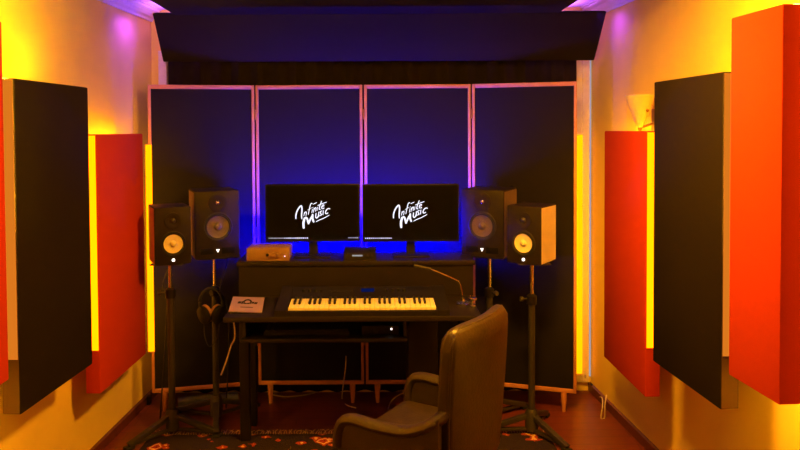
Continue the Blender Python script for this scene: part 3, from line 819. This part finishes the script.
bm = new(); lathe(bm, [(0, .07), (.04, .07), (.04, .12), (0, .12)], 20)
for k in range(5):
    mt = Matrix.Rotation(k * 2 * PI / 5 + .3, 4, 'Z')
    hexa(bm, [mt @ Vector(p) for p in ((.02, -.02, .075), (.02, .02, .075), (.30, .014, .07), (.30, -.014, .07), (.02, -.02, .115), (.02, .02, .115), (.30, .014, .088), (.30, -.014, .088))])
obj('star_base', bm, 'plastic', ch)
for k in range(5):
    mt = Matrix.Rotation(k * 2 * PI / 5 + .3, 4, 'Z') @ Matrix.Translation((.285, 0, .026 + .009))
    bm = new()
    for y in (-.018, .018): cyl(bm, mt @ Vector((0, y - .009, 0)), mt @ Vector((0, y + .009, 0)), .026)
    cyl(bm, mt @ Vector((0, 0, 0)), mt @ Vector((0, 0, .045)), .006)
    obj('caster', bm, 'rubber', ch)

# ------------------------------------------------------------------ rug
RY1 = 3.84
rug = thing('rug', 'red and cream patterned rug under the chair and stands', 'rug', (-.1, 2.7, 0))
bm = new(); rx0, rx1 = -1.12, 1.02; n = 40; m_ = 44
g = []
for j in range(m_ + 1):
    row = []
    for i in range(n + 1):
        x = rx0 + (rx1 - rx0) * i / n; y = -1.55 + (RY1 - 2.7 + 1.55) * j / m_
        e = 1 if (i in (0, n) or j in (0, m_)) else 0
        row.append(bm.verts.new((x + random.uniform(-.002, .002), y + .006 * math.sin(i * 1.7) * (j == m_), 0.0005 if e else .008)))
    g.append(row)
for j in range(m_):
    for i in range(n): bm.faces.new((g[j][i], g[j][i + 1], g[j + 1][i + 1], g[j + 1][i]))
obj('pile', bm, 'rug', rug)
bm = new()
for i in range(150):
    x = rx0 + (rx1 - rx0) * (i + .5) / 150
    tube(bm, [(x, RY1 - 2.7 - .01, .005), (x + random.uniform(-.01, .01), RY1 - 2.7 + .02, .006), (x + random.uniform(-.02, .02), RY1 - 2.7 + .045 + random.uniform(-.01, .01), .003)], .0022, 4, 2)
fo = obj('fringe', bm, 'fringe', rug); fo['kind'] = 'stuff'

# ------------------------------------------------------------------ wall sconce (unlit)
sc_d = 3.56
sp = at(640, 95.5, sc_d); sb = at(640, 129, sc_d)
wx = xr(sc_d); cx = sp.x - wx; H = sp.z - sb.z; rad = 14.2 * sc_d / F
t = thing('wall_sconce', 'unlit frosted glass bowl sconce on the right wall behind the black panel', 'wall lamp', (wx, sc_d, sb.z))
prof = [(.006, .0), (.016, .012), (.030, .035), (.046, .068), (.062, .104), (.076, .140), (.086, .170), (.090, .178)]
prof = [(r * rad / .09, z * H / .178) for r, z in prof]
prof2 = [(max(r - .003, .002), z + .002) for r, z in prof][::-1]
bm = new(); lathe(bm, prof + prof2, 32, Matrix.Translation((cx, 0, 0))); obj('glass_shade', bm, 'glass', t)
bm = new(); lathe(bm, [(0, -.012), (.006, -.010), (.009, -.002), (.010, .008), (.006, .014), (0, .014)], 16, Matrix.Translation((cx, 0, 0))); obj('finial', bm, 'brass', t)
bm = new(); box(bm, -.008, 0, -.035, .035, -.01, H * .6, bev=.003); cyl(bm, (cx, 0, .006), (-.004, 0, .03), .006); obj('bracket', bm, 'brass', t)
a = math.atan2(-.88, .35); zz = .095; r_ = .062 * rad / .09
bm = new(); lathe(bm, [(0, 0), (.007, 0), (.008, .004), (.005, .009), (0, .010)], 14, Matrix.Translation((cx + r_ * math.cos(a), r_ * math.sin(a), .098 * H / .178)) @ Vector((math.cos(a), math.sin(a), -.3)).to_track_quat('Z', 'Y').to_matrix().to_4x4()); obj('screw_cap', bm, 'brass', t)

# ------------------------------------------------------------------ cables and floor bits
def cable(name, pts, r, m, label, cat='cable'):
    bm = new(); tube(bm, pts, r, 7, 6); return tag(obj(name, bm, m), label, cat)
def fl(px, py, z=.006):
    """floor point seen at a pixel"""
    r = M_CAM.to_3x3() @ Vector(((px - PX) / F, -(py - PY) / F, -1))
    k = (z - HC) / r.z
    return Vector((r.x * k, r.y * k, z))
cable('power_cable', [at(585, 374, 4.40), fl(587, 386.5), fl(592, 389), fl(598, 396), at(602, 398, 4.12) , at(602.5, 406, 4.02), fl(601, 418), fl(604.5, 417.5), at(605, 404, 4.0), at(606.5, 395, 4.02)], .004, 'cablew', 'white cable trailing down the right wall skirting')
bm = new(); p = fl(588, 385.5, 0)
box(bm, p.x - .022, p.x + .022, 4.40, 4.44, 0, .055, bev=.004); tag(obj('power_adapter', bm, 'plastic'), 'small black power adapter on the floor at right corner', 'adapter')
cable('desk_cable', [at(346, 356, 3.985), at(345.5, 368, 3.99), fl(342, 398), fl(347, 405), fl(356, 408)], .0032, 'cablew', 'pale thin cable hanging from the desk to the floor')
cable('floor_cable', [fl(268, 394), fl(285, 396.5), fl(305, 395), fl(320, 391), fl(335, 388.5)], .0035, 'cablew', 'pale cable lying along the floor under the screen')
cable('floor_cable', [fl(388, 409), fl(392, 400), fl(402, 393.5), fl(412, 393), fl(425, 397)], .0035, 'cablew', 'looped pale cable on the floor behind the chair')
cable('speaker_cable', [locs['bl'][0] + Vector((.05, .10, .08)), locs['bl'][0] + Vector((.055, .12, -.02)), at(222, 280, 4.0), at(220, 292, 3.98), at(226, 302, 4.02), at(229, 340, 4.03), fl(226, 408)], .004, 'cable', 'black cable dropping behind the headphones from the speaker')
cable('hanging_lead', [Vector((-.728, 3.60, DT - .006)), at(235, 335, 3.60), at(231, 346, 3.6), at(226, 362, 3.6), at(221, 375, 3.6)], .0042, 'cablew', 'shiny light lead hanging off the left end of desk')
cable('speaker_cable', [locs['sl'][0] + Vector((-.03, .105, .05)), locs['sl'][0] + Vector((-.035, .118, -.03)), at(163, 285, 3.95), at(167, 302, 3.93), at(164, 360, 3.97), fl(160, 420)], .004, 'cable', 'thin black cable down the left outer stand')
bm = new(); tube(bm, [fl(178, 402, .028), fl(200, 399.5, .03), fl(222, 398, .03), fl(238, 397, .028)], .028, 12, 6); tag(obj('rolled_cloth', bm, 'bluegrey'), 'blue grey roll lying on the floor under the left screen panel', 'roll')
p = fl(149, 404, 0); bm = new(); box(bm, p.x - .012, p.x + .012, p.y - .02, p.y + .02, 0, .05, bev=.004); tag(obj('power_plug', bm, 'plastic'), 'small dark plug on the floor at left corner', 'plug')

# ------------------------------------------------------------------ light, world, view
w = bpy.data.worlds.new('world'); S.world = w; w.use_nodes = True
w.node_tree.nodes['Background'].inputs[0].default_value = (0.02, 0.012, 0.008, 1)
w.node_tree.nodes['Background'].inputs[1].default_value = 0.3
for sx, e in ((clx0, -1), (clx1, 1)):                     # violet led bars washing the walls from above the hung panel
    lb = bpy.data.lights.new('violet_bar', 'AREA'); lb.energy = 1.25; lb.color = (0.13, 0.02, 1.0)
    lb.shape = 'RECTANGLE'; lb.size = .02; lb.size_y = .20; lb.spread = R(130)
    ob = bpy.data.objects.new('violet_bar', lb); C.objects.link(ob); ob.location = ((xl if e < 0 else xr)(4.0) - e * .095, 4.05, 2.285)
    ob.rotation_euler = (0, R(28) * -e, 0)
    lc = bpy.data.lights.new('violet_ceiling_bar', 'AREA'); lc.energy = 2.6; lc.color = (0.42, 0.10, 1.0)
    lc.shape = 'RECTANGLE'; lc.size = .15; lc.size_y = .22; lc.spread = R(150)
    oc = bpy.data.objects.new('violet_ceiling_bar', lc); C.objects.link(oc); oc.location = (sx + e * .06, 4.27, 2.30)
    oc.rotation_euler = (R(180), 0, 0)
# added warm fill light under the ceiling, not a lamp of the room
la = bpy.data.lights.new('warm_fill', 'AREA'); la.energy = 94; la.color = (1.0, 0.39, 0.02); la.shape = 'DISK'; la.size = .35
lo = bpy.data.objects.new('warm_fill', la); C.objects.link(lo); lo.location = (.48, 2.42, 2.34)

S.view_settings.view_transform = 'Standard'; S.view_settings.look = 'None'
S.view_settings.exposure = 0.0; S.view_settings.gamma = 1.0; S.view_settings.use_curve_mapping = False
S.cycles.use_denoising = True
S.cycles.max_bounces = 8; S.cycles.diffuse_bounces = 5; S.cycles.sample_clamp_indirect = 6.0
